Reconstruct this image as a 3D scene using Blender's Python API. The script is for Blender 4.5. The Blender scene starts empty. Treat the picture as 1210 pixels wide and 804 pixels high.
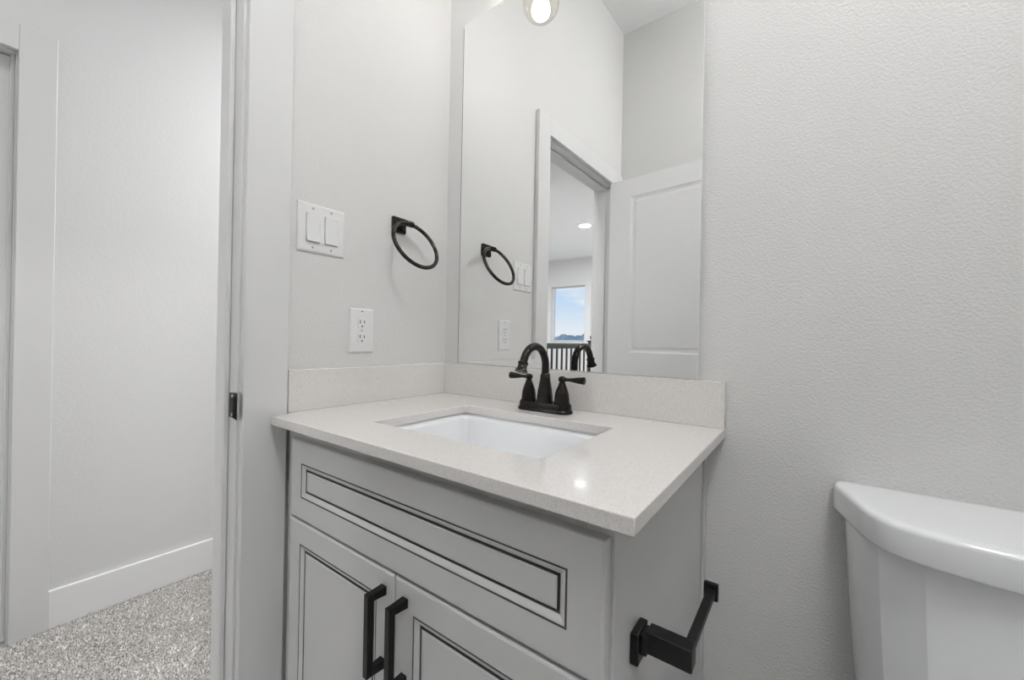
import bpy, bmesh, math, random
import numpy as np
from mathutils import Vector, Matrix

# ------------------------------------------------------------------ camera, world, exposure
S = bpy.context.scene
COL = S.collection
H = 0.87                      # worktop height; lengths below are metres, z measured from the worktop
S.view_settings.view_transform = 'Standard'
S.view_settings.look = 'None'
S.view_settings.gamma = 1
S.view_settings.use_curve_mapping = False
S.view_settings.exposure = 0.0

BULB = 23.0                   # emission of the vanity bulbs
CAN = 600.0                    # emission of the railing downlight, and of unseen ones added around the stairwell
BATH_FILL = 54.0               # emission of the unseen bathroom ceiling light added as fill
DOOR_FILL = 60.0             # emission of the downlight added outside the doorway to light the cabinet front
HALL_FILL = 385.0            # emission of the two unseen downlights added to brighten the hall
SKY = 1.0

cd = bpy.data.cameras.new('camera'); cam = bpy.data.objects.new('camera', cd); COL.objects.link(cam)
yaw, pit, rol = [math.radians(a) for a in (36.3346, .0163, 1.1009)]
F = Vector((-math.sin(yaw)*math.cos(pit), math.cos(yaw)*math.cos(pit), -math.sin(pit)))
R = Vector((math.cos(yaw), math.sin(yaw), 0)); U = R.cross(F)
R2 = R*math.cos(rol)+U*math.sin(rol); U2 = -R*math.sin(rol)+U*math.cos(rol)
M = Matrix((R2, U2, -F)).transposed().to_4x4()
M.translation = Vector((1.0136, -.9874, .1834+H))
cam.matrix_world = M
cd.sensor_width = 36; cd.lens = 476.9/1210*36; cd.clip_start = .02; cd.clip_end = 600
S.camera = cam

W_ = bpy.data.worlds.new('sky'); S.world = W_; W_.use_nodes = True
nt = W_.node_tree; nt.nodes.clear()
def nd(t, k, **kw):
    n = t.nodes.new(k)
    for a, b in kw.items(): setattr(n, a, b)
    return n
tc = nd(nt, 'ShaderNodeTexCoord'); sp = nd(nt, 'ShaderNodeSeparateXYZ')
nt.links.new(tc.outputs['Generated'], sp.inputs[0])
rp = nd(nt, 'ShaderNodeValToRGB')
nt.links.new(sp.outputs['Z'], rp.inputs[0])
e = rp.color_ramp.elements
e[0].position = 0.0; e[0].color = (.97, .97, .98, 1)
e[1].position = .13; e[1].color = (.50, .73, .99, 1)
x = e.new(.5); x.color = (.28, .52, .92, 1)
nz = nd(nt, 'ShaderNodeTexNoise'); nz.inputs['Scale'].default_value = 5.0; nz.inputs['Detail'].default_value = 6
mpn = nd(nt, 'ShaderNodeMapping'); mpn.inputs['Scale'].default_value = (1, 1, 4)
nt.links.new(tc.outputs['Generated'], mpn.inputs[0]); nt.links.new(mpn.outputs[0], nz.inputs['Vector'])
cr = nd(nt, 'ShaderNodeValToRGB'); cr.color_ramp.elements[0].position = .48; cr.color_ramp.elements[1].position = .66
nt.links.new(nz.outputs[0], cr.inputs[0])
mx = nd(nt, 'ShaderNodeMixRGB'); mx.inputs[2].default_value = (.95, .97, 1, 1)
nt.links.new(cr.outputs[0], mx.inputs[0]); nt.links.new(rp.outputs[0], mx.inputs[1])
bg = nd(nt, 'ShaderNodeBackground'); bg.inputs[1].default_value = SKY
nt.links.new(mx.outputs[0], bg.inputs[0])
wo = nd(nt, 'ShaderNodeOutputWorld'); nt.links.new(bg.outputs[0], wo.inputs[0])

# ------------------------------------------------------------------ materials
def mat(name, col, rough=.5, metal=0.0, spec=.5, coat=0.0, coat_rough=.05):
    m = bpy.data.materials.new(name); m.use_nodes = True
    b = m.node_tree.nodes['Principled BSDF']
    b.inputs['Base Color'].default_value = (*col, 1)
    b.inputs['Roughness'].default_value = rough
    b.inputs['Metallic'].default_value = metal
    b.inputs['Specular IOR Level'].default_value = spec
    b.inputs['Coat Weight'].default_value = coat
    b.inputs['Coat Roughness'].default_value = coat_rough
    return m
def objco(t, scale=(1, 1, 1)):
    c = nd(t, 'ShaderNodeTexCoord'); mp = nd(t, 'ShaderNodeMapping'); mp.inputs['Scale'].default_value = scale
    t.links.new(c.outputs['Object'], mp.inputs[0]); return mp.outputs[0]
def bump(m, scale, strength, dist, detail=2, vec=(1, 1, 1), rough=.5):
    t = m.node_tree; b = t.nodes['Principled BSDF']
    n = nd(t, 'ShaderNodeTexNoise'); n.inputs['Scale'].default_value = scale; n.inputs['Detail'].default_value = detail
    n.inputs['Roughness'].default_value = rough
    t.links.new(objco(t, vec), n.inputs['Vector'])
    k = nd(t, 'ShaderNodeBump'); k.inputs['Strength'].default_value = strength; k.inputs['Distance'].default_value = dist
    t.links.new(n.outputs[0], k.inputs['Height']); t.links.new(k.outputs[0], b.inputs['Normal'])
    return n
def tint(m, noise_scale, stops, detail=2, vec=(1, 1, 1)):
    t = m.node_tree; b = t.nodes['Principled BSDF']
    n = nd(t, 'ShaderNodeTexNoise'); n.inputs['Scale'].default_value = noise_scale; n.inputs['Detail'].default_value = detail
    t.links.new(objco(t, vec), n.inputs['Vector'])
    r = nd(t, 'ShaderNodeValToRGB'); r.color_ramp.interpolation = 'LINEAR'
    el = r.color_ramp.elements
    el[0].position, el[0].color = stops[0][0], (*stops[0][1], 1)
    el[1].position, el[1].color = stops[-1][0], (*stops[-1][1], 1)
    for p, c in stops[1:-1]:
        q = el.new(p); q.color = (*c, 1)
    t.links.new(n.outputs[0], r.inputs[0]); t.links.new(r.outputs[0], b.inputs['Base Color'])

M_wall = mat('wall_paint', (.68, .677, .671), .62); bump(M_wall, 215, .62, .0024, 3, (1, 1, 1), .5)
M_hall = mat('hall_paint', (.70, .70, .70), .65); bump(M_hall, 95, .2, .003, 3)
M_ceil = mat('ceiling_paint', (.88, .88, .88), .8); bump(M_ceil, 70, .2, .003, 2)
M_trim = mat('trim_paint', (.69, .69, .69), .35)
M_base = mat('baseboard_paint', (.84, .84, .84), .35)
M_door = mat('door_paint', (.91, .91, .915), .4)
M_cab = mat('cabinet_paint', (.60, .60, .598), .38)
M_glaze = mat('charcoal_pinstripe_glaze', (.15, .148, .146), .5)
M_void = mat('cabinet_inside', (.25, .25, .245), .7)
M_bronze = mat('oil_rubbed_bronze', (.013, .011, .010), .24, .3, .3)
def warm_edges(m, edge):
    t = m.node_tree; b = t.nodes['Principled BSDF']
    n = nd(t, 'ShaderNodeTexNoise'); n.inputs['Scale'].default_value = 60; n.inputs['Detail'].default_value = 3
    t.links.new(objco(t), n.inputs['Vector'])
    r = nd(t, 'ShaderNodeValToRGB'); r.color_ramp.elements[0].position = .52; r.color_ramp.elements[1].position = .80
    r.color_ramp.elements[0].color = (.012, .0105, .0095, 1); r.color_ramp.elements[1].color = (*edge, 1)
    t.links.new(n.outputs[0], r.inputs[0]); t.links.new(r.outputs[0], b.inputs['Base Color'])
warm_edges(M_bronze, (.028, .018, .012))
M_ring = mat('bronze_ring', (.03, .021, .016), .3, .6); warm_edges(M_ring, (.13, .075, .045))
M_black = mat('matte_black_metal', (.010, .010, .0105), .36, .1, .28)
M_rail = mat('black_painted_railing', (.018, .018, .02), .35)
M_porc = mat('white_porcelain', (.85, .865, .88), .09, 0, .5, .6, .03)
M_plast = mat('white_plastic', (.76, .76, .76), .28)
M_chrome = mat('chrome', (.75, .75, .76), .12, 1)
M_slot = mat('dark_slot', (.012, .012, .012), .6)
M_screw = mat('screw_metal', (.42, .42, .42), .4, .3)
M_mirror = mat('mirror_silver', (.93, .935, .93), 0, 1)
M_glassedge = mat('mirror_glass_edge', (.80, .82, .81), .15)
M_edge_shade = mat('mirror_edge_shade', (.16, .16, .16), .6)
M_quartz = mat('quartz_stone', (.70, .68, .66), .13, 0, .5, .2, .05)
tint(M_quartz, 520, [(.30, (.56, .52, .49)), (.38, (.715, .69, .67)), (.60, (.745, .725, .705)), (.70, (.82, .81, .80))], 2)
M_carpet = mat('carpet_pile', (.5, .48, .46), .95, 0, .1)
tint(M_carpet, 210, [(.36, (.26, .245, .23)), (.46, (.62, .60, .575)), (.60, (.82, .80, .78))], 3)
M_floor = mat('floor_planks', (.42, .36, .30), .45); tint(M_floor, 14, [(.3, (.68, .67, .65)), (.7, (.76, .75, .73))], 5, (1, 9, 1))
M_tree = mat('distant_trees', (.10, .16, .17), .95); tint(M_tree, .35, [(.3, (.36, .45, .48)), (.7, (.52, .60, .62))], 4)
M_roof = mat('distant_roof', (.62, .62, .62), .8)
M_grass = mat('distant_field', (.50, .50, .46), .9)

def emit(name, col, s):
    m = bpy.data.materials.new(name); m.use_nodes = True; t = m.node_tree; t.nodes.clear()
    e_ = nd(t, 'ShaderNodeEmission'); e_.inputs[0].default_value = (*col, 1); e_.inputs[1].default_value = s
    o = nd(t, 'ShaderNodeOutputMaterial'); t.links.new(e_.outputs[0], o.inputs[0]); return m
M_bulb = emit('lit_bulb', (1, .985, .965), BULB)
M_can = emit('lit_downlight', (1, 1, .995), CAN)
M_dfill = emit('door_fill_light', (1, 1, .995), DOOR_FILL)
M_hfill = emit('hall_fill_light', (1, 1, .995), HALL_FILL)
M_bfill = emit('bath_fill_light', (1, .997, .99), BATH_FILL)
def clear_glass(name, col=(1, 1, 1), ior=1.45):
    m = bpy.data.materials.new(name); m.use_nodes = True; t = m.node_tree; t.nodes.clear()
    a = nd(t, 'ShaderNodeBsdfTransparent'); a.inputs[0].default_value = (*col, 1)
    g = nd(t, 'ShaderNodeBsdfGlossy'); g.inputs['Roughness'].default_value = .02
    lw = nd(t, 'ShaderNodeLayerWeight'); lw.inputs[0].default_value = .5
    pw = nd(t, 'ShaderNodeMath', operation='POWER'); pw.inputs[1].default_value = 4.0
    t.links.new(lw.outputs['Facing'], pw.inputs[0])
    fz = nd(t, 'ShaderNodeMath', operation='MULTIPLY_ADD'); fz.inputs[1].default_value = .5; fz.inputs[2].default_value = .03
    t.links.new(pw.outputs[0], fz.inputs[0])
    mxs = nd(t, 'ShaderNodeMixShader'); o = nd(t, 'ShaderNodeOutputMaterial')
    t.links.new(fz.outputs[0], mxs.inputs[0]); t.links.new(a.outputs[0], mxs.inputs[1]); t.links.new(g.outputs[0], mxs.inputs[2])
    t.links.new(mxs.outputs[0], o.inputs[0]); return m
M_glass = clear_glass('shade_glass', (.97, .96, .945))
M_pane = clear_glass('window_glass', (.97, .985, 1))

# ------------------------------------------------------------------ builders
ORG = {}
def thing(name, label, cat, loc, group=None, kind=None):
    o = bpy.data.objects.new(name, None); COL.objects.link(o)
    o.empty_display_size = .05
    L = Vector((loc[0], loc[1], loc[2]+H)); o.location = L; ORG[o] = L
    if label: o['label'] = label
    if cat: o['category'] = cat
    if group: o['group'] = group
    if kind: o['kind'] = kind
    return o
class MB:
    def __init__(s): s.v = []; s.f = []
    def add(s, vs, fs):
        b = len(s.v); s.v += [tuple(p) for p in vs]; s.f += [tuple(i+b for i in q) for q in fs]; return s
    def box(s, x0, x1, y0, y1, z0, z1):
        x0, x1 = sorted((x0, x1)); y0, y1 = sorted((y0, y1)); z0, z1 = sorted((z0, z1))
        return s.add([(x0,y0,z0),(x1,y0,z0),(x1,y1,z0),(x0,y1,z0),(x0,y0,z1),(x1,y0,z1),(x1,y1,z1),(x0,y1,z1)],
                     [(0,3,2,1),(4,5,6,7),(0,1,5,4),(1,2,6,5),(2,3,7,6),(3,0,4,7)])
    def rings(s, rs, cap0=True, cap1=True, closed=False):
        n = len(rs[0]); vs = [p for r in rs for p in r]; fs = []
        for i in range(len(rs)-1+(1 if closed else 0)):
            a = i*n; b = ((i+1) % len(rs))*n
            for j in range(n):
                k = (j+1) % n; fs.append((a+j, a+k, b+k, b+j))
        if not closed:
            if cap0: fs.append(tuple(reversed(range(n))))
            if cap1: fs.append(tuple(range((len(rs)-1)*n, len(rs)*n)))
        return s.add(vs, fs)
    def lathe(s, prof, c, axis='z', n=32, cap=True):
        rs = []
        for r, h in prof:
            ring = []
            for j in range(n):
                a = 2*math.pi*j/n; u, w = r*math.cos(a), r*math.sin(a)
                if axis == 'z': ring.append((c[0]+u, c[1]+w, c[2]+h))
                elif axis == 'x': ring.append((c[0]+h, c[1]+u, c[2]+w))
                else: ring.append((c[0]+w, c[1]+h, c[2]+u))
            rs.append(ring)
        return s.rings(rs, cap, cap)
    def tube(s, path, rad, n=16, closed=False):
        P = [Vector(p) for p in path]; rs = []; m = len(P)
        if not hasattr(rad, '__len__'): rad = [rad]*m
        ref = None
        for i in range(m):
            if closed: d = P[(i+1) % m]-P[i-1]
            else: d = P[min(i+1, m-1)]-P[max(i-1, 0)]
            d.normalize()
            if ref is None:
                ref = Vector((1, 0, 0)) if abs(d.x) < .8 else Vector((0, 0, 1))
            ref = (ref-d*ref.dot(d)).normalized(); bn = d.cross(ref)
            rs.append([tuple(P[i]+(ref*math.cos(2*math.pi*j/n)+bn*math.sin(2*math.pi*j/n))*rad[i]) for j in range(n)])
        return s.rings(rs, True, True, closed)
    def build(s, name, m, parent=None, bevel=0, seg=2, smooth=0, label=None, kind=None, origin=None, fix=True):
        me = bpy.data.meshes.new(name)
        W = [Vector((p[0], p[1], p[2]+H)) for p in s.v]
        if parent is not None: O = ORG[parent]
        elif origin is not None: O = Vector((origin[0], origin[1], origin[2]+H))
        else: O = Vector((0, 0, 0))
        me.from_pydata([tuple(p-O) for p in W], [], s.f)
        if fix:
            bm = bmesh.new(); bm.from_mesh(me); bmesh.ops.recalc_face_normals(bm, faces=bm.faces); bm.to_mesh(me); bm.free()
        me.materials.append(m)
        if smooth:
            me.polygons.foreach_set('use_smooth', [True]*len(me.polygons)); me.set_sharp_from_angle(angle=math.radians(smooth))
        o = bpy.data.objects.new(name, me); COL.objects.link(o)
        if parent is not None: o.parent = parent
        elif origin is not None: o.location = O
        ORG[o] = O
        if bevel:
            b = o.modifiers.new('bevel', 'BEVEL'); b.width = bevel; b.segments = seg; b.limit_method = 'ANGLE'; b.angle_limit = math.radians(32)
            b.harden_normals = False
            if not smooth:
                me.polygons.foreach_set('use_smooth', [True]*len(me.polygons)); me.set_sharp_from_angle(angle=math.radians(60))
                w = o.modifiers.new('wn', 'WEIGHTED_NORMAL'); w.keep_sharp = True
        if label: o['label'] = label
        if kind: o['kind'] = kind
        return o
def struct(name, mb, m, **k): return mb.build(name, m, kind='structure', **k)
def copy_thing(root, loc, label, parts=True):
    r = root.copy(); COL.objects.link(r); r.location = Vector((loc[0], loc[1], loc[2]+H)); r['label'] = label
    for ch in list(root.children):
        c = ch.copy(); COL.objects.link(c); c.parent = r
        for g in list(ch.children):
            d = g.copy(); COL.objects.link(d); d.parent = c
    return r
def rrect(x0, x1, y0, y1, z, r, n=6):
    out = []
    for cx, cy, a0 in ((x1-r, y1-r, 0), (x0+r, y1-r, 90), (x0+r, y0+r, 180), (x1-r, y0+r, 270)):
        for k in range(n+1):
            a = math.radians(a0+90*k/n); out.append((cx+r*math.cos(a), cy+r*math.sin(a), z))
    return out

# ------------------------------------------------------------------ room shell
FZ = -.87            # finished floor
CZ = 2.14            # bathroom ceiling
YB = -1.49           # wall opposite the mirror
XR = 1.72            # wall beyond the toilet
JN, JF, JH = -.629, -1.368, 1.133    # door jamb faces: near, far, head
HX = -1.14           # hall wall
HC = 1.76            # hall ceiling
HE = 2.3             # hall end
YW = -5.82            # far stairwell wall
XW = -4.6
struct('wall_back', MB().box(-.115, XR+.12, 0, .12, FZ, CZ), M_wall)
struct('wall_left', MB().box(-.10, 0, JN+.02, 0, FZ, CZ).box(-.10, 0, YB, JF-.02, FZ, CZ).box(-.10, 0, JF-.02, JN+.02, JH+.02, CZ), M_wall)
struct('wall_front', MB().box(-.115, XR+.12, YB-.12, YB, FZ, CZ), M_wall)
struct('wall_right', MB().box(XR, XR+.12, YB, 0, FZ, CZ), M_wall)
struct('ceiling', MB().box(-.115, XR+.12, YB-.12, .12, CZ, CZ+.1), M_ceil)
struct('floor', MB().box(-.06, XR+.12, YB-.12, .12, FZ-.12, FZ), M_floor)
struct('floor_hall', MB().box(-1.36, -.06, YW, HE, FZ-.2, FZ-.012), M_floor)
# hall
struct('wall_hall', MB().box(HX-.12, HX, -.79-.02, HE, FZ-.01, HC).box(HX-.12, HX, -2.40, -1.67, FZ-.01, HC).box(HX-.12, HX, -1.67, -.81, 1.14, HC), M_hall)
struct('wall_hall_inner', MB().box(-.115, -.10, JN+.02, HE, FZ-.01, HC).box(-.115, -.10, YW, JF-.02, FZ-.01, HC).box(-.115, -.10, JF-.02, JN+.02, JH+.02, HC), M_hall)
struct('wall_closet', MB().box(HX-.20, HX-.12, -1.8, -.7, FZ-.01, HC), M_hall)
struct('wall_hall_end', MB().box(HX-.12, -.10, HE, HE+.1, FZ-.01, HC), M_hall)
struct('ceiling_hall', MB().box(XW-.1, -.115, YW-.15, HE+.1, HC, HC+.1), M_ceil)
struct('wall_stair_side', MB().box(XW, HX-.12, -2.40, -2.30, -2.3, HC), M_hall)
struct('wall_stair_left', MB().box(XW-.1, XW, YW, -2.3, -2.3, HC), M_hall)
struct('floor_stair_landing', MB().box(XW, -1.36, YW, -2.4, -2.4, -2.3), M_floor)
WIN = [(-3.235, -2.495), (-2.37, -1.63)]
wz0, wz1 = .160, 1.235
wf = MB().box(XW, WIN[0][0], YW-.15, YW, -2.3, HC).box(WIN[0][1], WIN[1][0], YW-.15, YW, -2.3, HC).box(WIN[1][1], -.115, YW-.15, YW, -2.3, HC)
for a, b in WIN: wf.box(a, b, YW-.15, YW, -2.3, wz0).box(a, b, YW-.15, YW, wz1, HC)
struct('wall_far', wf, M_hall)
for i, (a, b) in enumerate(WIN):
    w = thing('window_%d' % (i+1), None, None, ((a+b)/2, YW-.1, wz0), kind='structure')
    t_ = .032
    MB().box(a, a+t_, YW-.12, YW-.06, wz0, wz1).box(b-t_, b, YW-.12, YW-.06, wz0, wz1).box(a+t_, b-t_, YW-.12, YW-.06, wz0, wz0+t_+.006).box(a+t_, b-t_, YW-.12, YW-.06, wz1-t_*.5, wz1).build('window_frame', M_trim, w, bevel=.003)
    MB().box(a+t_, b-t_, YW-.094, YW-.090, wz0+t_, wz1-t_*.5).build('window_pane', M_pane, w)
    MB().box(a-.01, b+.01, YW-.06, YW+.02, wz0-.02, wz0).build('window_sill', M_trim, w, bevel=.003)
# door casing and jamb of the bathroom doorway
CT = .02
def casing(name, x0, x1):
    m = MB().box(x0, x1, JN+.005, -.5295, FZ, 1.222).box(x0, x1, JF-.005, JF-.0995, FZ, 1.222).box(x0, x1, JF-.005, JN+.005, JH+.005, 1.222)
    return struct(name, m, M_trim, bevel=.0022)
casing('trim_1', .0, CT)
casing('trim_2', -.131, -.115)
jb = MB().box(-.115, 0, JN, JN+.02, FZ, JH+.02).box(-.115, 0, JF, JF-.02, FZ, JH+.02).box(-.115, 0, JF, JN, JH, JH+.02)
jam = struct('trim_3', jb, M_trim, bevel=.0012)
st = MB().box(-.093, -.040, JN, JN-.011, FZ, JH-.011).box(-.093, -.040, JF, JF+.011, FZ, JH-.011).box(-.093, -.040, JF, JN, JH-.011, JH)
st.build('door_stop', M_trim, jam, bevel=.0025)
# strike plate on the near jamb
sk = MB(); zs = .026
prof = [(-.034, 0), (-.004, 0), (.006, .0005), (.013, .003), (.019, .008), (.0215, .012)]
def plate(prof, y0, th, zc, hh, rr):
    m = MB(); rs = []
    for k, (x, dy) in enumerate(prof):
        h = hh
        if k == 0: h = hh-.002
        if k >= len(prof)-2: h = hh-(.004 if k == len(prof)-2 else .009)
        rs.append([(x, y0-dy-th*0, zc-h), (x, y0-dy, zc+h), (x, y0-dy-th, zc+h), (x, y0-dy-th, zc-h)])
    return m.rings(rs)
sp_ = plate(prof, JN-.0003, .0022, zs, .029, .004).build('strike_plate', M_black, jam, bevel=.0008, label='black metal strike plate')
MB().box(-.026, -.009, JN-.0032, JN-.0024, zs-.014, zs+.014).build('latch_hole', M_slot, sp_)
for dz in (-.021, .021):
    MB().lathe([(.0001, -.0012), (.0032, -.0012), (.0036, 0)], (-.017, JN-.0026, zs+dz), 'y', 12).build('screw', M_screw, sp_, smooth=40)

# panelled leaf: frame face plus sunk panels, generic in (s, d, z) with d the depth behind the face
def concentric(mb, mapf, x0, x1, z0, z1, prof, cap=True):
    rs = []
    for ins, dep in prof:
        rs.append([mapf(x0+ins, dep, z0+ins), mapf(x1-ins, dep, z0+ins), mapf(x1-ins, dep, z1-ins), mapf(x0+ins, dep, z1-ins)])
    mb.rings(rs, False, cap)
def face_with_panels(mb, mapf, x0, x1, z0, z1, pans, prof, d=0.0):
    zs_ = sorted(pans, key=lambda p: p[2]); px0, px1 = pans[0][0], pans[0][1]
    def q(a, b, c, e_): mb.add([mapf(a, d, c), mapf(b, d, c), mapf(b, d, e_), mapf(a, d, e_)], [(0, 1, 2, 3)])
    q(x0, px0, z0, z1); q(px1, x1, z0, z1)
    z = z0
    for p in zs_:
        q(px0, px1, z, p[2]); concentric(mb, mapf, *p, prof); z = p[3]
    q(px0, px1, z, z1)
DP = [(0, 0), (.004, .004), (.014, .0085), (.022, .0085), (.034, .003)]
th = math.radians(5.2)
dt = Vector((math.cos(th), math.sin(th), 0)); dn = Vector((-math.sin(th), math.cos(th), 0))
D0 = Vector((.014, -1.300, 0))
DW = .706
def dmap(s, d, z): p = D0+dt*s-dn*d; return (p.x, p.y, z)
def dmap_back(s, d, z): return dmap(s, .035-d, z)
droot = thing('door_1', None, None, (D0.x, D0.y, FZ), kind='structure')
m = MB(); DB, DTz = FZ+.012, 1.128
pans = [(.133, .573, FZ+.20, -.04), (.133, .573, .125, 1.022)]
face_with_panels(m, dmap, 0, DW, DB, DTz, pans, DP); face_with_panels(m, dmap_back, 0, DW, DB, DTz, pans, DP)
for a, b in (((0, DB), (0, DTz)), ((DW, DB), (DW, DTz)), ((0, DTz), (DW, DTz)), ((0, DB), (DW, DB))):
    m.add([dmap(a[0], 0, a[1]), dmap(b[0], 0, b[1]), dmap(b[0], .035, b[1]), dmap(a[0], .035, a[1])], [(0, 1, 2, 3)])
m.build('door_panel', M_door, droot)
for zc in (-.62, .12, .92):
    MB().lathe([(.006, -.045), (.006, .045)], (.011, -1.343, zc), 'z', 12).build('hinge', M_black, droot, smooth=40)
for sgn, dd in ((1, 0), (-1, .035)):
    kp = dmap(DW-.06, dd, .03); q = Vector(kp); nn = dn*sgn
    k = MB(); k.tube([q+nn*t for t in (0, .004, .0041, .02, .028, .036, .050, .058, .060)], [.032, .032, .011, .011, .014, .026, .029, .018, .002], 20)
    k.build('door_knob', M_black, droot, smooth=40)
# hall door
h2 = thing('door_2', None, None, (HX-.05, -1.28, FZ), kind='structure')
MB().box(HX-.075, HX-.040, -.896, -1.67, FZ+.012, 1.112).build('door_panel', M_door, h2, bevel=.002)
MB().box(HX-.12, HX, -.81, -.893, FZ, 1.14).box(HX-.12, HX, -.893, -1.67, 1.115, 1.14).build('door_jamb', M_trim, h2, bevel=.001)
MB().box(HX-.034, HX-.0225, -.893, -.903, FZ, 1.115).build('door_stop', M_trim, h2, bevel=.002)
struct('trim_4', MB().box(HX, HX+.018, -.888, -.8005, FZ, 1.2055).box(HX, HX+.018, -.888, -1.76, 1.119, 1.2055).box(HX, HX+.018, -1.674, -1.76, FZ, 1.119), M_trim, bevel=.002)
# baseboards
BBH = -.735
struct('baseboard_hall', MB().box(HX, HX+.014, -.8005, HE, FZ, BBH).box(HX, HX+.014, -2.4, -1.76, FZ, BBH), M_base, bevel=.002)
struct('baseboard_hall_end', MB().box(HX+.014, -.115, HE-.014, HE, FZ, BBH), M_base, bevel=.002)
struct('baseboard_hall_inner', MB().box(-.129, -.115, -.5295, HE-.014, FZ, BBH).box(-.129, -.115, YW, JF-.0995, FZ, BBH), M_base, bevel=.002)
struct('baseboard_back', MB().box(.84, XR, -.014, 0, FZ, BBH), M_base, bevel=.002)
struct('baseboard_right', MB().box(XR-.014, XR, YB, -.014, FZ, BBH), M_base, bevel=.002)
struct('baseboard_front', MB().box(.0, XR-.014, YB, YB+.014, FZ, BBH), M_base, bevel=.002)

# ------------------------------------------------------------------ vanity cabinet
CX0, CX1 = .0245, .831
YF = -.545; YFR = -.526; CTOP = -.0207
cab = thing('vanity_cabinet', 'grey painted vanity cabinet with framed drawer front and two doors under the stone worktop', 'cabinet', ((CX0+CX1)/2, -.26, FZ))
body = MB()
body.box(CX0, CX0+.016, YFR+.019, -.002, FZ, CTOP).box(CX1-.018, CX1-.0015, YFR+.019, -.002, FZ, CTOP)
body.box(CX0+.016, CX1-.018, -.010, -.002, FZ+.1, CTOP).box(CX0+.016, CX1-.018, YFR+.019, -.010, FZ+.10, FZ+.116)
body.box(CX0+.016, CX1-.018, -.455, -.44, FZ, FZ+.10)
body.build('carcass', M_cab, cab, bevel=.0008)
fr = MB()
fr.box(CX0, .100, YFR, YFR+.019, FZ+.1, CTOP).box(CX1-.036, CX1+.0015, YFR, YFR+.019, FZ, CTOP)
fr.box(.100, CX1-.036, YFR, YFR+.019, -.075, CTOP).box(.100, CX1-.036, YFR, YFR+.019, -.245, -.20).box(.100, CX1-.036, YFR, YFR+.019, FZ+.10, FZ+.15)
fr.build('face_frame', M_cab, cab, bevel=.001)
MB().box(CX1-.0015, CX1+.0045, -.022, -.002, FZ, CTOP-.001).build('scribe_trim', M_cab, cab, bevel=.0015)
FP = [(.001, .019), (0, .018), (0, .0035), (.0012, .0012), (.004, 0), (.0478, 0), (.0484, .0028), (.0500, .0028), (.0508, .0002), (.0535, .0008), (.0590, .0040),
      (.0600, .0048), (.0604, .0105), (.0640, .0105), (.0645, .0045), (.0675, .0032)]
def front(name, x0, x1, z0, z1):
    m = MB(); concentric(m, lambda s, d, z: (s, YF+d, z), x0, x1, z0, z1, FP)
    nside = len(m.f)
    m.add([(x0+.001, YF+.019, z0+.001), (x1-.001, YF+.019, z0+.001), (x1-.001, YF+.019, z1-.001), (x0+.001, YF+.019, z1-.001)], [(0, 1, 2, 3)])
    o = m.build(name, M_cab, cab, fix=False)
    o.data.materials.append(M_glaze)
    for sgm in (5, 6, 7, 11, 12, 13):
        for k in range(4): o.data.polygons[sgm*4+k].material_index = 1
    return o
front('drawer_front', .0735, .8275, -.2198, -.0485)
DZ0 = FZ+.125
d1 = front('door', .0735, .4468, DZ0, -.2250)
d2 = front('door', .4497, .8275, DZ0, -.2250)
def pull(xc, par):
    w = .0060; y0 = -.5815; zt, zb = -.2515, -.392
    m = MB(); d = .0115
    m.box(xc-w, xc+w, y0, y0+.0115, zb, zt)
    for z0, z1 in ((zt-.0130, zt), (zb, zb+.0130)):
        ex = .0012
        m.rings([[(xc-w, y0+.011, z0), (xc+w, y0+.011, z0), (xc+w, y0+.011, z1), (xc-w, y0+.011, z1)],
                 [(xc-w-ex, YF, z0-ex), (xc+w+ex, YF, z0-ex), (xc+w+ex, YF, z1+ex), (xc-w-ex, YF, z1+ex)]])
    return m.build('handle', M_black, par, bevel=.0009, label='matte black bar pull')
pull(.4205, d1); pull(.4775, d2)

# ------------------------------------------------------------------ worktop
SW, SD, SXL, SC, DS = .8705, .571, .0324, .0205, .528
OX0, OX1, OY0, OY1 = .2515, .682, -.458, -.160
wt = thing('worktop', 'speckled off-white quartz worktop with splash strips, on the grey cabinet', 'worktop', (.44, -.28, -SC))
bm = bmesh.new()
def loop(pts):
    vs = [bm.verts.new((p[0], p[1], 0)) for p in pts]
    return [bm.edges.new((vs[i], vs[(i+1) % len(vs)])) for i in range(len(vs))]
ed = loop([(.0008, -.001), (.0008, -DS), (SXL, -DS), (SXL, -SD), (SW, -SD), (SW, -.001)])
ed += loop([p[:2] for p in rrect(OX0, OX1, OY0, OY1, 0, .012, 5)])
bmesh.ops.triangle_fill(bm, edges=ed, use_beauty=True, use_dissolve=False)
g = bmesh.ops.extrude_face_region(bm, geom=list(bm.faces))
for v in g['geom']:
    if isinstance(v, bmesh.types.BMVert): v.co.z -= SC
m = MB(); bm.verts.index_update(); m.add([v.co[:] for v in bm.verts], [[v.index for v in f.verts] for f in bm.faces]); bm.free()
m.build('slab', M_quartz, wt, bevel=.0013, seg=2)
MB().box(.0205, SW, -.0195, -.001, 0, .1016).build('backsplash', M_quartz, wt, bevel=.0012)
MB().box(.001, .020, -DS, -.001, 0, .1016).build('side_splash', M_quartz, wt, bevel=.0012)

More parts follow.
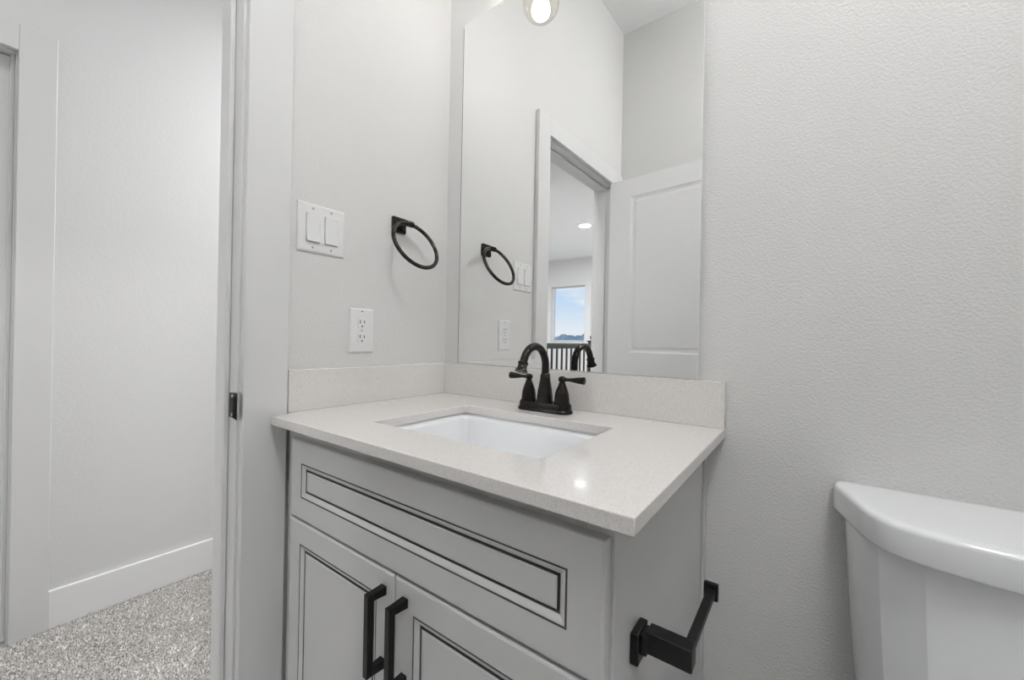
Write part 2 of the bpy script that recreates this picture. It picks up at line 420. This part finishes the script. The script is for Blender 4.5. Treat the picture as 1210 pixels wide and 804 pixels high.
# ------------------------------------------------------------------ sink
sink = thing('sink', 'white porcelain undermount basin set in the quartz worktop', 'sink', ((OX0+OX1)/2, (OY0+OY1)/2, -.17))
pr = [(-.020, -.0206, .03), (-.0055, -.0206, .016), (-.0050, -.0225, .016), (-.0040, -.0255, .016), (-.0015, -.0280, .016), (.0010, -.0295, .017), (.0030, -.0320, .018), (.0045, -.0360, .019),
      (.0075, -.052, .021), (.0135, -.085, .024), (.0195, -.118, .027), (.025, -.133, .03), (.036, -.1430, .036), (.055, -.148, .045), (.10, -.151, .04)]
rs = [rrect(OX0+i, OX1-i, OY0+i, OY1-i, z, r, 7) for i, z, r in pr]
xc, yc = (OX0+OX1)/2, (OY0+OY1)/2-.01
ang = [math.atan2((p[1]-yc), (p[0]-xc)) for p in rs[-1]]
rs.append([(xc+.024*math.cos(a), yc+.024*math.sin(a), -.1535) for a in ang])
outer = [rrect(OX0+i-.012, OX1-i+.012, OY0+i-.012, OY1-i+.012, z-.01, max(r, .02), 7) for i, z, r in reversed(pr[2:])]
bs = MB().rings(rs, False, False)
bs.rings([rs[-1]]+[[(xc+.03*math.cos(a), yc+.03*math.sin(a), -.165) for a in ang]]+outer+[rs[0]], False, False)
bs.build('basin', M_porc, sink, smooth=50)
dr = MB().lathe([(.0235, -.012), (.0235, .001), (.019, .0022), (.0175, .0005), (.006, .0015), (.0001, .002)], (xc, yc, -.1535), 'z', 28).build('drain', M_bronze, sink, smooth=40, label='dark bronze pop-up drain')

# ------------------------------------------------------------------ faucet
fx, fy = .461, -.0865
fa = thing('faucet', 'oil-rubbed bronze two-handle arched faucet standing behind the sink', 'faucet', (fx, fy, 0))
def stad(l, r, z, n=12):
    out = []
    for cx, a0 in ((fx+l-r, -90), (fx-l+r, 90)):
        for k in range(n+1):
            a = math.radians(a0+180*k/n); out.append((cx+r*math.cos(a), fy+r*math.sin(a), z))
    return out
MB().rings([stad(.0785, .0275, .0003), stad(.079, .028, .003), stad(.0775, .0265, .0065), stad(.0755, .0245, .009), stad(.0748, .0238, .021), stad(.0735, .0225, .0235)]).build('base_plate', M_bronze, fa, smooth=35)
def bell(cx, top, r0, r1, par, name):
    p = [(r0+.0005, .022), (r0+.001, .0255), (r0, .029), (r0-.0006, .038), (r0-.0022, .05)]
    k = 6
    for i in range(k+1):
        t = i/k; p.append((r0-.0022-(r0-.0022-r1)*(t**1.15), .05+(top-.05)*t))
    return MB().lathe(p, (cx, fy, 0), 'z', 28).build(name, M_bronze, par, smooth=35)
for sgn in (-1, 1):
    cx = fx+sgn*.0505
    hb = bell(cx, .0745, .0195, .0084, fa, 'handle_body')
    MB().lathe([(.0075, .073), (.0092, .0745), (.0085, .0765), (.0062, .078), (.0085, .0805), (.0102, .0845), (.0098, .0885), (.0075, .0920), (.004, .0935), (.0001, .094)], (cx, fy, 0), 'z', 24).build('handle_cap', M_bronze, hb, smooth=40)
    L = [(.006, .0062), (.013, .0046), (.019, .0042), (.026, .0050), (.036, .0066), (.047, .0082), (.056, .0090), (.0595, .0095), (.0615, .0092), (.0625, .0072), (.0628, .0004)]
    MB().tube([(cx+sgn*d, fy, .0855+.03*d*0.3) for d, r in L], [r for d, r in L], 20).build('lever', M_bronze, hb, smooth=40)
sb = bell(fx, .086, .0212, .0128, fa, 'spout_body')
MB().lathe([(.0125, .085), (.0138, .0865), (.0138, .089), (.0122, .0905), (.0128, .092), (.0128, .0945), (.0112, .097), (.0098, .0985)], (fx, fy, 0), 'z', 28).build('collar', M_bronze, sb, smooth=40)
Rr = .0515; zc = .1165
path = [(fx, fy, .095), (fx, fy, .104)]
for k in range(0, 25):
    a = math.radians(161*k/24); path.append((fx, fy-Rr+Rr*math.cos(a), zc+Rr*math.sin(a)))
endp = Vector(path[-1]); dr_ = (Vector(path[-1])-Vector(path[-2])).normalized(); 
path.append(tuple(endp+dr_*.004)); e0 = endp+dr_*.004
MB().tube(path, [.0099]*3+[.0097]*(len(path)-3), 22).build('spout', M_bronze, fa, smooth=40)
A = [(-.002, .0098), (0, .0128), (.0028, .0132), (.0045, .0116), (.0065, .0112), (.011, .0113), (.015, .0120), (.0185, .0138), (.0215, .0156), (.024, .0160), (.0245, .0145), (.022, .0135), (.0219, .0003)]
MB().tube([e0+dr_*d for d, r in A], [r for d, r in A], 24).build('aerator', M_bronze, fa, smooth=30)
MB().lathe([(.0022, .02), (.0022, .06), (.0052, .062), (.0052, .068), (.0001, .0705)], (fx, fy+.021, 0), 'z', 12).build('lift_rod', M_bronze, fa, smooth=40)

# ------------------------------------------------------------------ mirror (stands very slightly off the wall at its right end)
al = math.radians(.6433); mt = Vector((math.cos(al), -math.sin(al), 0)); mn = Vector((-math.sin(al), -math.cos(al), 0))
Mo = Vector((.4, -.0064, 0))
def mmap(x, d, z):
    p = Mo+mt*(x-.4)-mn*d; return (p.x, p.y, z)
mi = thing('wall_mirror', 'frameless rectangular wall mirror above the backsplash', 'mirror', (.44, -.004, .102))
mx0, mx1, mz0, mz1 = .0654, .8150, .1025, 1.2385
MB().add([mmap(mx0+.001, 0, mz0+.001), mmap(mx1-.001, 0, mz0+.001), mmap(mx1-.001, 0, mz1-.001), mmap(mx0+.001, 0, mz1-.001)], [(0, 1, 2, 3)]).build('mirror_face', M_mirror, mi)
bk = MB(); e_ = .0022
bk.rings([[mmap(mx0+.001, 0, mz0+.001), mmap(mx1-.001, 0, mz0+.001), mmap(mx1-.001, 0, mz1-.001), mmap(mx0+.001, 0, mz1-.001)],
          [mmap(mx0, .0007, mz0), mmap(mx1, .0007, mz0), mmap(mx1, .0007, mz1), mmap(mx0, .0007, mz1)],
          [mmap(mx0, e_, mz0), mmap(mx1, e_, mz0), mmap(mx1, e_, mz1), mmap(mx0, e_, mz1)]], False, True)
MB().rings([[mmap(mx0-.0028, .0012, mz0), mmap(mx1-.002, .0012, mz0), mmap(mx1-.002, .0012, mz1-.012), mmap(mx0-.0028, .0012, mz1-.012)], [mmap(mx0-.0028, e_-.0002, mz0), mmap(mx1-.002, e_-.0002, mz0), mmap(mx1-.002, e_-.0002, mz1-.012), mmap(mx0-.0028, e_-.0002, mz1-.012)]]).build('edge_shade', M_edge_shade, mi, label='dark grey sheet for the shade line at the left mirror edge')  # dark sheet standing in for the shade line along the mirror's left edge
bk.build('glass_edge', M_glassedge, mi, label='pale polished glass edge')

# ------------------------------------------------------------------ switch plate and outlet on the left wall
def wall_plate(par, yc, zc, hy, hz, th=.0062):
    return MB().rings([[(.0002, yc-hy, zc-hz), (.0002, yc+hy, zc-hz), (.0002, yc+hy, zc+hz), (.0002, yc-hy, zc+hz)],
                [(.0025, yc-hy, zc-hz), (.0025, yc+hy, zc-hz), (.0025, yc+hy, zc+hz), (.0025, yc-hy, zc+hz)],
                [(.005, yc-hy+.003, zc-hz+.003), (.005, yc+hy-.003, zc-hz+.003), (.005, yc+hy-.003, zc+hz-.003), (.005, yc-hy+.003, zc+hz-.003)],
                [(th, yc-hy+.006, zc-hz+.006), (th, yc+hy-.006, zc-hz+.006), (th, yc+hy-.006, zc+hz-.006), (th, yc-hy+.006, zc+hz-.006)]]).build('wall_plate', M_plast, par, bevel=.0008)
sy, sz = -.4456, .4551
sw = thing('light_switch', 'white double rocker light switch plate beside the door casing', 'light switch', (.003, sy, sz))
wall_plate(sw, sy, sz, .0622, .0613)
for i, dy in enumerate((-.0245, .0235)):
    y = sy+dy; w, h = .0168, .0345
    # dark recess line round the paddle, then the paddle itself
    MB().box(.0060, .0067, y-w-.0012, y+w+.0012, sz-h-.0012, sz+h+.0012).build('rocker_gap', M_screw, sw)
    a, b = ((.0094, .0132) if i == 0 else (.0098, .0112))
    m = MB(); mid = .0068
    m.rings([[(.005, y-w, sz-h), (.005, y+w, sz-h), (.005, y+w, sz), (.005, y+w, sz+h), (.005, y-w, sz+h), (.005, y-w, sz)],
             [(b, y-w, sz-h), (b, y+w, sz-h), (mid+.001, y+w, sz), (a+.0012, y+w, sz+h), (a+.0012, y-w, sz+h), (mid+.001, y-w, sz)]], True, False)
    n0 = len(m.v)-6
    m.f += [(n0, n0+1, n0+2, n0+5), (n0+5, n0+2, n0+3, n0+4)]
    m.build('rocker', M_plast, sw, bevel=.0006)
    for dz in (-.0487, .0487):
        MB().lathe([(.0030, .0058), (.0030, .0068), (.0020, .0072), (.0001, .0072)], (0, y, sz+dz), 'x', 14).build('screw', M_screw, sw, smooth=40)
oy, oz = -.3271, .2016
ou = thing('power_outlet', 'white duplex power outlet low on the wall above the side splash', 'outlet', (.003, oy, oz))
wall_plate(ou, oy, oz, .0374, .0614)
for dz in (.0205, -.0205):
    pts = []
    for k in range(24):
        a = 2*math.pi*k/24; pts.append((max(-.0135, min(.0135, .0172*math.cos(a))), max(-.0142, min(.0142, .0172*math.sin(a)))))
    rc = MB().rings([[(.005, oy+p[0], oz+dz+p[1]) for p in pts], [(.0076, oy+p[0], oz+dz+p[1]) for p in pts], [(.0080, oy+p[0]*.95, oz+dz+p[1]*.95) for p in pts]]).build('receptacle', M_plast, ou)
    for dy, hh in ((-.0064, .0046), (.0064, .0038)):
        MB().box(.0078, .0083, oy+dy-.0012, oy+dy+.0012, oz+dz+.0035-hh, oz+dz+.0035+hh).build('slot', M_slot, rc)
    MB().lathe([(.0024, .0078), (.0024, .0083)], (0, oy, oz+dz-.0085), 'x', 12).build('ground_hole', M_slot, rc)
MB().lathe([(.0028, .0058), (.0028, .0068), (.0001, .0070)], (0, oy, oz), 'x', 14).build('screw', M_screw, ou, smooth=40)
MB().box(.0060, .0066, oy-.0035, oy+.0035, oz+.0525, oz+.0545).build('notch', M_slot, ou)

# ------------------------------------------------------------------ towel ring
ty, tz = -.2055, .5255
tr = thing('towel_ring', 'dark bronze towel ring on a square back plate, left wall', 'towel ring', (0, ty, tz))
k = MB(); rr = []
for x, h in ((.0003, .0255), (.006, .0255), (.0085, .0235), (.009, .018)):
    rr.append([(x, ty+p[0], tz+p[1]) for p in [(q[0], q[1]) for q in rrect(-h, h, -h*.92, h*.92, 0, .005, 4)]])
k.rings(rr).build('back_plate', M_bronze, tr, smooth=35)
rx, ry, rz, rad, rth = .0405, -.1988, .526, .0768, math.radians(26.9)
k = MB().tube([(.008, ty, tz-.002), (.014, ty, tz-.001), (.024, ty+.002, tz), (.034, ty+.004, rz+.001), (.040, ry-.001, rz+.001)], [.011, .0085, .0075, .0078, .0082], 16)
k.build('post', M_bronze, tr, smooth=40)
MB().tube([(rx, ry-.015, rz), (rx, ry-.0145, rz), (rx, ry+.0145, rz), (rx, ry+.015, rz)], [.006, .0092, .0092, .006], 16).build('knuckle', M_bronze, tr, smooth=40)
d = Vector((math.sin(rth), 0, -math.cos(rth))); u = Vector((0, 1, 0)); c0 = Vector((rx, ry, rz))+d*rad
MB().tube([c0+(u*math.cos(2*math.pi*i/72)+d*math.sin(2*math.pi*i/72))*rad for i in range(72)], .0060, 14, True).build('ring', M_ring, tr, smooth=60)

# ------------------------------------------------------------------ toilet paper holder on the cabinet side
tp = thing('toilet_paper_holder', 'black open-arm toilet paper holder on the side of the cabinet', 'paper holder', (CX1, -.444, -.22))
X = CX1-.0012
MB().box(X, X+.0115, -.4635, -.4235, -.2405, -.1985).build('back_plate', M_black, tp, bevel=.0022)
MB().box(X+.011, X+.020, -.4565, -.4305, -.2275, -.2005).box(X+.018, .9045, -.455, -.432, -.2235, -.1945).build('post', M_black, tp, bevel=.0018)
MB().box(.8925, .9040, -.433, -.300, -.2060, -.1945).build('arm', M_black, tp, bevel=.0015)
MB().box(.8875, .9080, -.301, -.293, -.2125, -.1865).build('end_stop', M_black, tp, bevel=.0015)

# ------------------------------------------------------------------ toilet
tx = 1.27
to = thing('toilet', 'white porcelain toilet against the textured wall right of the vanity', 'toilet', (tx, -.3, FZ))
def spline(P, n=6):
    out = []
    for i in range(len(P)-1):
        p0 = P[max(i-1, 0)]; p1 = P[i]; p2 = P[i+1]; p3 = P[min(i+2, len(P)-1)]
        for k in range(n):
            t = k/n
            out.append(tuple(.5*((2*p1[j])+(-p0[j]+p2[j])*t+(2*p0[j]-5*p1[j]+4*p2[j]-p3[j])*t*t+(-p0[j]+3*p1[j]-3*p2[j]+p3[j])*t**3) for j in range(2)))
    out.append(P[-1]); return out
LH = [(-.2060, -.0010), (-.2120, -.003), (-.2145, -.010), (-.2140, -.028), (-.2040, -.066), (-.1900, -.118), (-.1790, -.1500), (-.1620, -.1765), (-.1390, -.1925), (-.1050, -.2045), (-.055, -.2115), (0, -.2135)]
half = spline(LH, 5)
lid_o = half+[(-p[0], p[1]) for p in reversed(half[:-1])]
def ring_of(outl, z, ins=0.0, cx=tx, cy=-.1):
    out = []
    n = len(outl)
    for i in range(n):
        a = Vector(outl[i-1]); b = Vector(outl[(i+1) % n]); p = Vector(outl[i]); t = (b-a).normalized()
        nn = Vector((-t.y, t.x))          # inward for this winding
        if nn.dot(Vector((0, cy))-p) < 0: nn = -nn
        q = p+nn*ins
        if p.y > -.0105: q = Vector((p.x-math.copysign(min(ins, abs(p.x)), p.x), p.y))
        out.append((tx+q.x, q.y, z))
    return out
MB().rings([ring_of(lid_o, -.120, .006), ring_of(lid_o, -.1175, .0015), ring_of(lid_o, -.1140, 0), ring_of(lid_o, -.0795, 0), ring_of(lid_o, -.0765, .0006), ring_of(lid_o, -.0738, .0023), ring_of(lid_o, -.0720, .0049), ring_of(lid_o, -.0712, .0080), ring_of(lid_o, -.0708, .020)]).build('tank_lid', M_porc, to, smooth=60)
TH = [(-.188, -.012), (-.1975, -.016), (-.2010, -.030), (-.1985, -.060), (-.1900, -.098), (-.1815, -.122), (-.1660, -.1440), (-.1190, -.1760), (-.06, -.190), (0, -.1945)]
tank_o = TH+[(-p[0], p[1]) for p in reversed(TH[:-1])]
def scaled(outl, k): return [(p[0]*k, -.1+(p[1]+.1)*k) for p in outl]
tk = MB().rings([ring_of(scaled(tank_o, s), z, i) for s, z, i in ((.80, -.56, .03), (.84, -.545, 0), (.86, -.50, 0), (.925, -.36, 0), (.965, -.24, 0), (1.0, -.119, 0))])
tk.build('tank', M_porc, to, smooth=19)
def oval(cx_, cy, a, b, z, n=40, egg=.12):
    return [(cx_+a*math.cos(2*math.pi*i/n), cy+b*math.sin(2*math.pi*i/n)*(1+egg*(math.sin(2*math.pi*i/n) < 0)), z) for i in range(n)]
bowl = MB().rings([oval(tx, -.36, .11, .24, FZ+.001), oval(tx, -.36, .112, .243, FZ+.02), oval(tx, -.36, .105, .235, FZ+.06), oval(tx, -.38, .11, .235, FZ+.16), oval(tx, -.41, .145, .25, FZ+.27), oval(tx, -.42, .178, .265, FZ+.36), oval(tx, -.42, .183, .27, FZ+.395), oval(tx, -.42, .175, .262, FZ+.405), oval(tx, -.42, .13, .2, FZ+.40), oval(tx, -.43, .10, .15, FZ+.30), oval(tx, -.43, .05, .06, FZ+.20)])
bowl.box(tx-.115, tx+.115, -.30, -.03, FZ+.18, -.56)
bowl.build('bowl', M_porc, to, smooth=40)
MB().rings([oval(tx, -.42, .182, .268, FZ+.407), oval(tx, -.42, .187, .273, FZ+.415), oval(tx, -.42, .182, .268, FZ+.427), oval(tx, -.42, .128, .20, FZ+.427), oval(tx, -.42, .125, .197, FZ+.407)], False, False, True).build('seat', M_plast, to, smooth=50)
MB().rings([oval(tx, -.42, .183, .269, FZ+.429), oval(tx, -.42, .187, .273, FZ+.436), oval(tx, -.42, .180, .266, FZ+.448), oval(tx, -.42, .12, .2, FZ+.453)]).build('seat_lid', M_plast, to, smooth=50)
MB().lathe([(.012, 0), (.012, -.012), (.006, -.014), (.006, -.02)], (tx+.155, -.154, -.165), 'y', 16).box(tx+.150, tx+.160, -.185, -.172, -.172, -.158).box(tx+.095, tx+.160, -.186, -.178, -.172, -.158).build('flush_lever', M_chrome, to, bevel=.001)

# ------------------------------------------------------------------ vanity light above the mirror
LX = (.295, .585)
vl = thing('vanity_light', 'two-globe bronze vanity light mounted above the mirror', 'wall light', (.44, -.01, 1.40))
MB().box(.34, .54, -.022, -.0005, 1.385, 1.485).build('back_plate', M_bronze, vl, bevel=.004)
MB().tube([(LX[0]-.03, -.085, 1.435), (LX[1]+.03, -.085, 1.435)], .009, 14).tube([(.44, -.02, 1.435), (.44, -.085, 1.435)], .011, 14).build('bar', M_bronze, vl, smooth=40)
for x in LX:
    MB().tube([(x, -.085, 1.435), (x, -.105, 1.433), (x, -.117, 1.424), (x, -.12, 1.41), (x, -.12, 1.372)], .0075, 12).build('arm', M_bronze, vl, smooth=40)
    MB().lathe([(.012, 1.378), (.026, 1.374), (.028, 1.345), (.028, 1.328), (.020, 1.326), (.018, 1.308), (.0001, 1.307)], (x, -.12, 0), 'z', 24).build('socket', M_bronze, vl, smooth=40)
    gp = []
    for k in range(15):
        a = math.radians(-89.5+k*(150/14)); gp.append((.0595*math.cos(a), 1.2765+.0595*math.sin(a)))
    gp = [(r, z) for r, z in gp if z < 1.335]+[(.030, 1.333)]
    gi = [(max(r-.0022, .0002), z+.0018 if r < .03 and z < 1.25 else z) for r, z in reversed(gp)]
    MB().lathe(gp+gi, (x, -.12, 0), 'z', 36, False).build('globe_shade', M_glass, vl, smooth=80, label='clear glass globe')
    bp_ = [(.0001, 1.2225)]
    for k in range(1, 15):
        a = math.radians(-90+k*100/14); bp_.append((.0300*math.cos(a), 1.2525+.0300*math.sin(a)))
    bp_ += [(.026, 1.274), (.018, 1.290), (.0135, 1.302), (.0135, 1.308)]
    MB().lathe(bp_, (x, -.12, 0), 'z', 24).build('bulb', M_bulb, vl, smooth=80, label='glowing frosted bulb')

# ------------------------------------------------------------------ ceiling downlights: one over the railing, the rest unseen and added as fill
def downlight(loc, label, m_l, group=None):
    t = thing('ceiling_downlight', label, 'ceiling light', loc, group)
    x, y, z = loc
    MB().lathe([(.074, -.0005), (.090, -.0005), (.092, -.004), (.088, -.007), (.074, -.005)], (x, y, z), 'z', 32, False).build('trim_ring', M_plast, t, smooth=40)
    MB().lathe([(.0001, -.0035), (.074, -.0035)], (x, y, z), 'z', 32, False).build('lens', m_l, t)
    return t
downlight((-1.562, -3.986, HC), 'lit round downlight in the ceiling over the stair railing', M_can)
downlight((-.27, .42, HC), 'added unseen fill downlight in the hall ceiling just past the doorway', M_hfill)  # this and the next are added out of view to lift the hall
downlight((-.27, 1.5, HC), 'added unseen fill downlight at the far end of the hall ceiling', M_hfill)
downlight((-3.3, -3.7, HC), 'added unseen fill downlight in the ceiling above the open stairwell', M_can)  # this and the next are unseen, added to brighten the stairwell
downlight((-.5, -4.9, HC), 'added unseen fill downlight in the ceiling between railing and inner hall wall', M_can)
downlight((-.52, -1.42, HC), 'added unseen fill downlight in the hall ceiling just outside the bathroom doorway', M_dfill)  # added to throw light through the doorway onto the cabinet front
fl = thing('ceiling_fill_light', 'added unseen drum fill light hanging near the toilet end of the bathroom', 'ceiling light', (1.42, -1.08, CZ))  # unseen fitting, added to brighten the bathroom
MB().lathe([(.062, -.0005), (.062, -.016), (.012, -.022), (.010, -.10), (.166, -.104), (.169, -.108), (.169, -.118), (.163, -.118)], (1.42, -1.08, CZ), 'z', 40, False).build('canopy', M_plast, fl, smooth=40)
MB().lathe([(.0105, -.094), (.158, -.094), (.162, -.098), (.163, -.165), (.152, -.180), (.110, -.188), (.06, -.191), (.0001, -.192)], (1.42, -1.08, CZ), 'z', 40, False).build('diffuser', M_bfill, fl, smooth=60)

# ------------------------------------------------------------------ stair railing
RX = -1.25
ra = thing('stair_railing', 'black stair railing with square balusters and a finial newel post', 'railing', (RX, -3.0, FZ))
y1, y0 = -2.41, -3.62
MB().box(RX-.03, RX+.03, y0, y1, .118, .158).box(RX-.018, RX+.018, y0, y1, .098, .118).build('top_rail', M_rail, ra, bevel=.005)
MB().box(RX-.02, RX+.02, y0, y1, FZ+.06, FZ+.09).build('bottom_rail', M_rail, ra, bevel=.002)
y = -2.495
while y > y0+.05:
    MB().box(RX-.0085, RX+.0085, y-.0085, y+.0085, FZ+.085, .104).build('baluster', M_rail, ra)
    y -= .1045
nw = MB().box(RX-.042, RX+.042, -3.70, -3.616, FZ-.005, .175).build('newel_post', M_rail, ra, bevel=.004)
MB().box(RX-.052, RX+.052, -3.71, -3.606, .175, .192).lathe([(.03, .192), (.03, .20), (.02, .206), (.034, .222), (.036, .235), (.028, .252), (.012, .263), (.0001, .266)], (RX, -3.658, 0), 'z', 20).build('finial', M_rail, nw, smooth=40)
struct('trim_5', MB().box(-1.375, -1.36, YW, -2.4, FZ-.25, FZ), M_trim)

# ------------------------------------------------------------------ outdoors, seen through the stairwell window
rng = random.Random(4)
def treeline():
    m = MB(); yb = -150; n = 220
    prev = None
    front_, back_ = [], []
    for i in range(n+1):
        x = -190+i*260/n
        h = 3.2+1.0*math.sin(i*.21)+.8*math.sin(i*.53+1)+rng.uniform(-.45, .45)
        front_.append((x, yb+rng.uniform(-2, 2), -8)); back_.append((x, yb-6+rng.uniform(-2, 2), h))
    vs = front_+[((a[0]+b[0])/2+rng.uniform(-.6, .6), (a[1]*.4+b[1]*.6), a[2]*.2+b[2]*.8) for a, b in zip(front_, back_)]+back_+[(p[0], p[1]-12, -8) for p in back_]
    N = n+1; fs = []
    for r in range(3):
        for i in range(n): fs.append((r*N+i, r*N+i+1, (r+1)*N+i+1, (r+1)*N+i))
    return m.add(vs, fs)
o = treeline().build('distant_trees', M_tree, kind='stuff'); o['label'] = 'blue-grey tree line far off through the window'; o['category'] = 'trees'
struct('ground', MB().box(-260, 150, -400, -8, -9, -8), M_grass)
hs = thing('neighbouring_house', 'low pale roof of a house beyond the window', 'house', (-26, -44, -8))
MB().box(-36, -18, -48, -40, -8, -2.6).build('wall', M_hall, hs)
MB().add([(-36.5, -48.5, -2.6), (-17.5, -48.5, -2.6), (-17.5, -39.5, -2.6), (-36.5, -39.5, -2.6), (-33, -44, -.35), (-21, -44, -.35)], [(0, 1, 5, 4), (1, 2, 5), (2, 3, 4, 5), (3, 0, 4), (0, 3, 2, 1)]).build('roof', M_roof, hs)

# ------------------------------------------------------------------ hall carpet: short loop pile
rg = np.random.default_rng(7)
def carpet():
    m = MB(); m.box(HX+.015, -.15, -2.4, HE-.015, FZ-.012, FZ-.002).box(HX+.06, -.15, YW+.001, -2.4, FZ-.012, FZ-.002).box(-.15, -.06, JF+.001, JN-.001, FZ-.012, FZ-.002)
    # visible strip through the doorway carries individual tufts
    N = 52000
    px = rg.uniform(HX+.016, -.10, N); py = rg.uniform(-1.35, .25, N)
    keep = (px < -.16) | ((py < JN-.02) & (py > JF+.02)); px = px[keep]; py = py[keep]; n = len(px)
    hh = rg.uniform(.006, .013, n); r = rg.uniform(.0016, .0028, n); a0 = rg.uniform(0, 6.28, n); lean = rg.normal(0, .003, (n, 2))
    V = np.zeros((n, 7, 3))
    for k in range(3):
        a = a0+k*2.0944
        V[:, k] = np.stack([px+r*np.cos(a), py+r*np.sin(a), np.full(n, FZ-.003)], 1)
        V[:, 3+k] = np.stack([px+lean[:, 0]*.7+r*.9*np.cos(a+.5), py+lean[:, 1]*.7+r*.9*np.sin(a+.5), FZ-.003+hh*.7], 1)
    V[:, 6] = np.stack([px+lean[:, 0], py+lean[:, 1], FZ-.003+hh], 1)
    base = np.array([[0,1,4,3],[1,2,5,4],[2,0,3,5]]); tri = np.array([[3,4,6],[4,5,6],[5,3,6]])
    b0 = len(m.v); m.v += [tuple(p) for p in V.reshape(-1, 3).tolist()]
    off = (np.arange(n)*7+b0)[:, None, None]
    m.f += [tuple(q) for q in (base[None]+off).reshape(-1, 4).tolist()]+[tuple(q) for q in (tri[None]+off).reshape(-1, 3).tolist()]
    return m
o = carpet().build('hall_carpet', M_carpet, kind='stuff', fix=False)
o['label'] = 'speckled grey-beige cut pile carpet on the hall floor'; o['category'] = 'carpet'
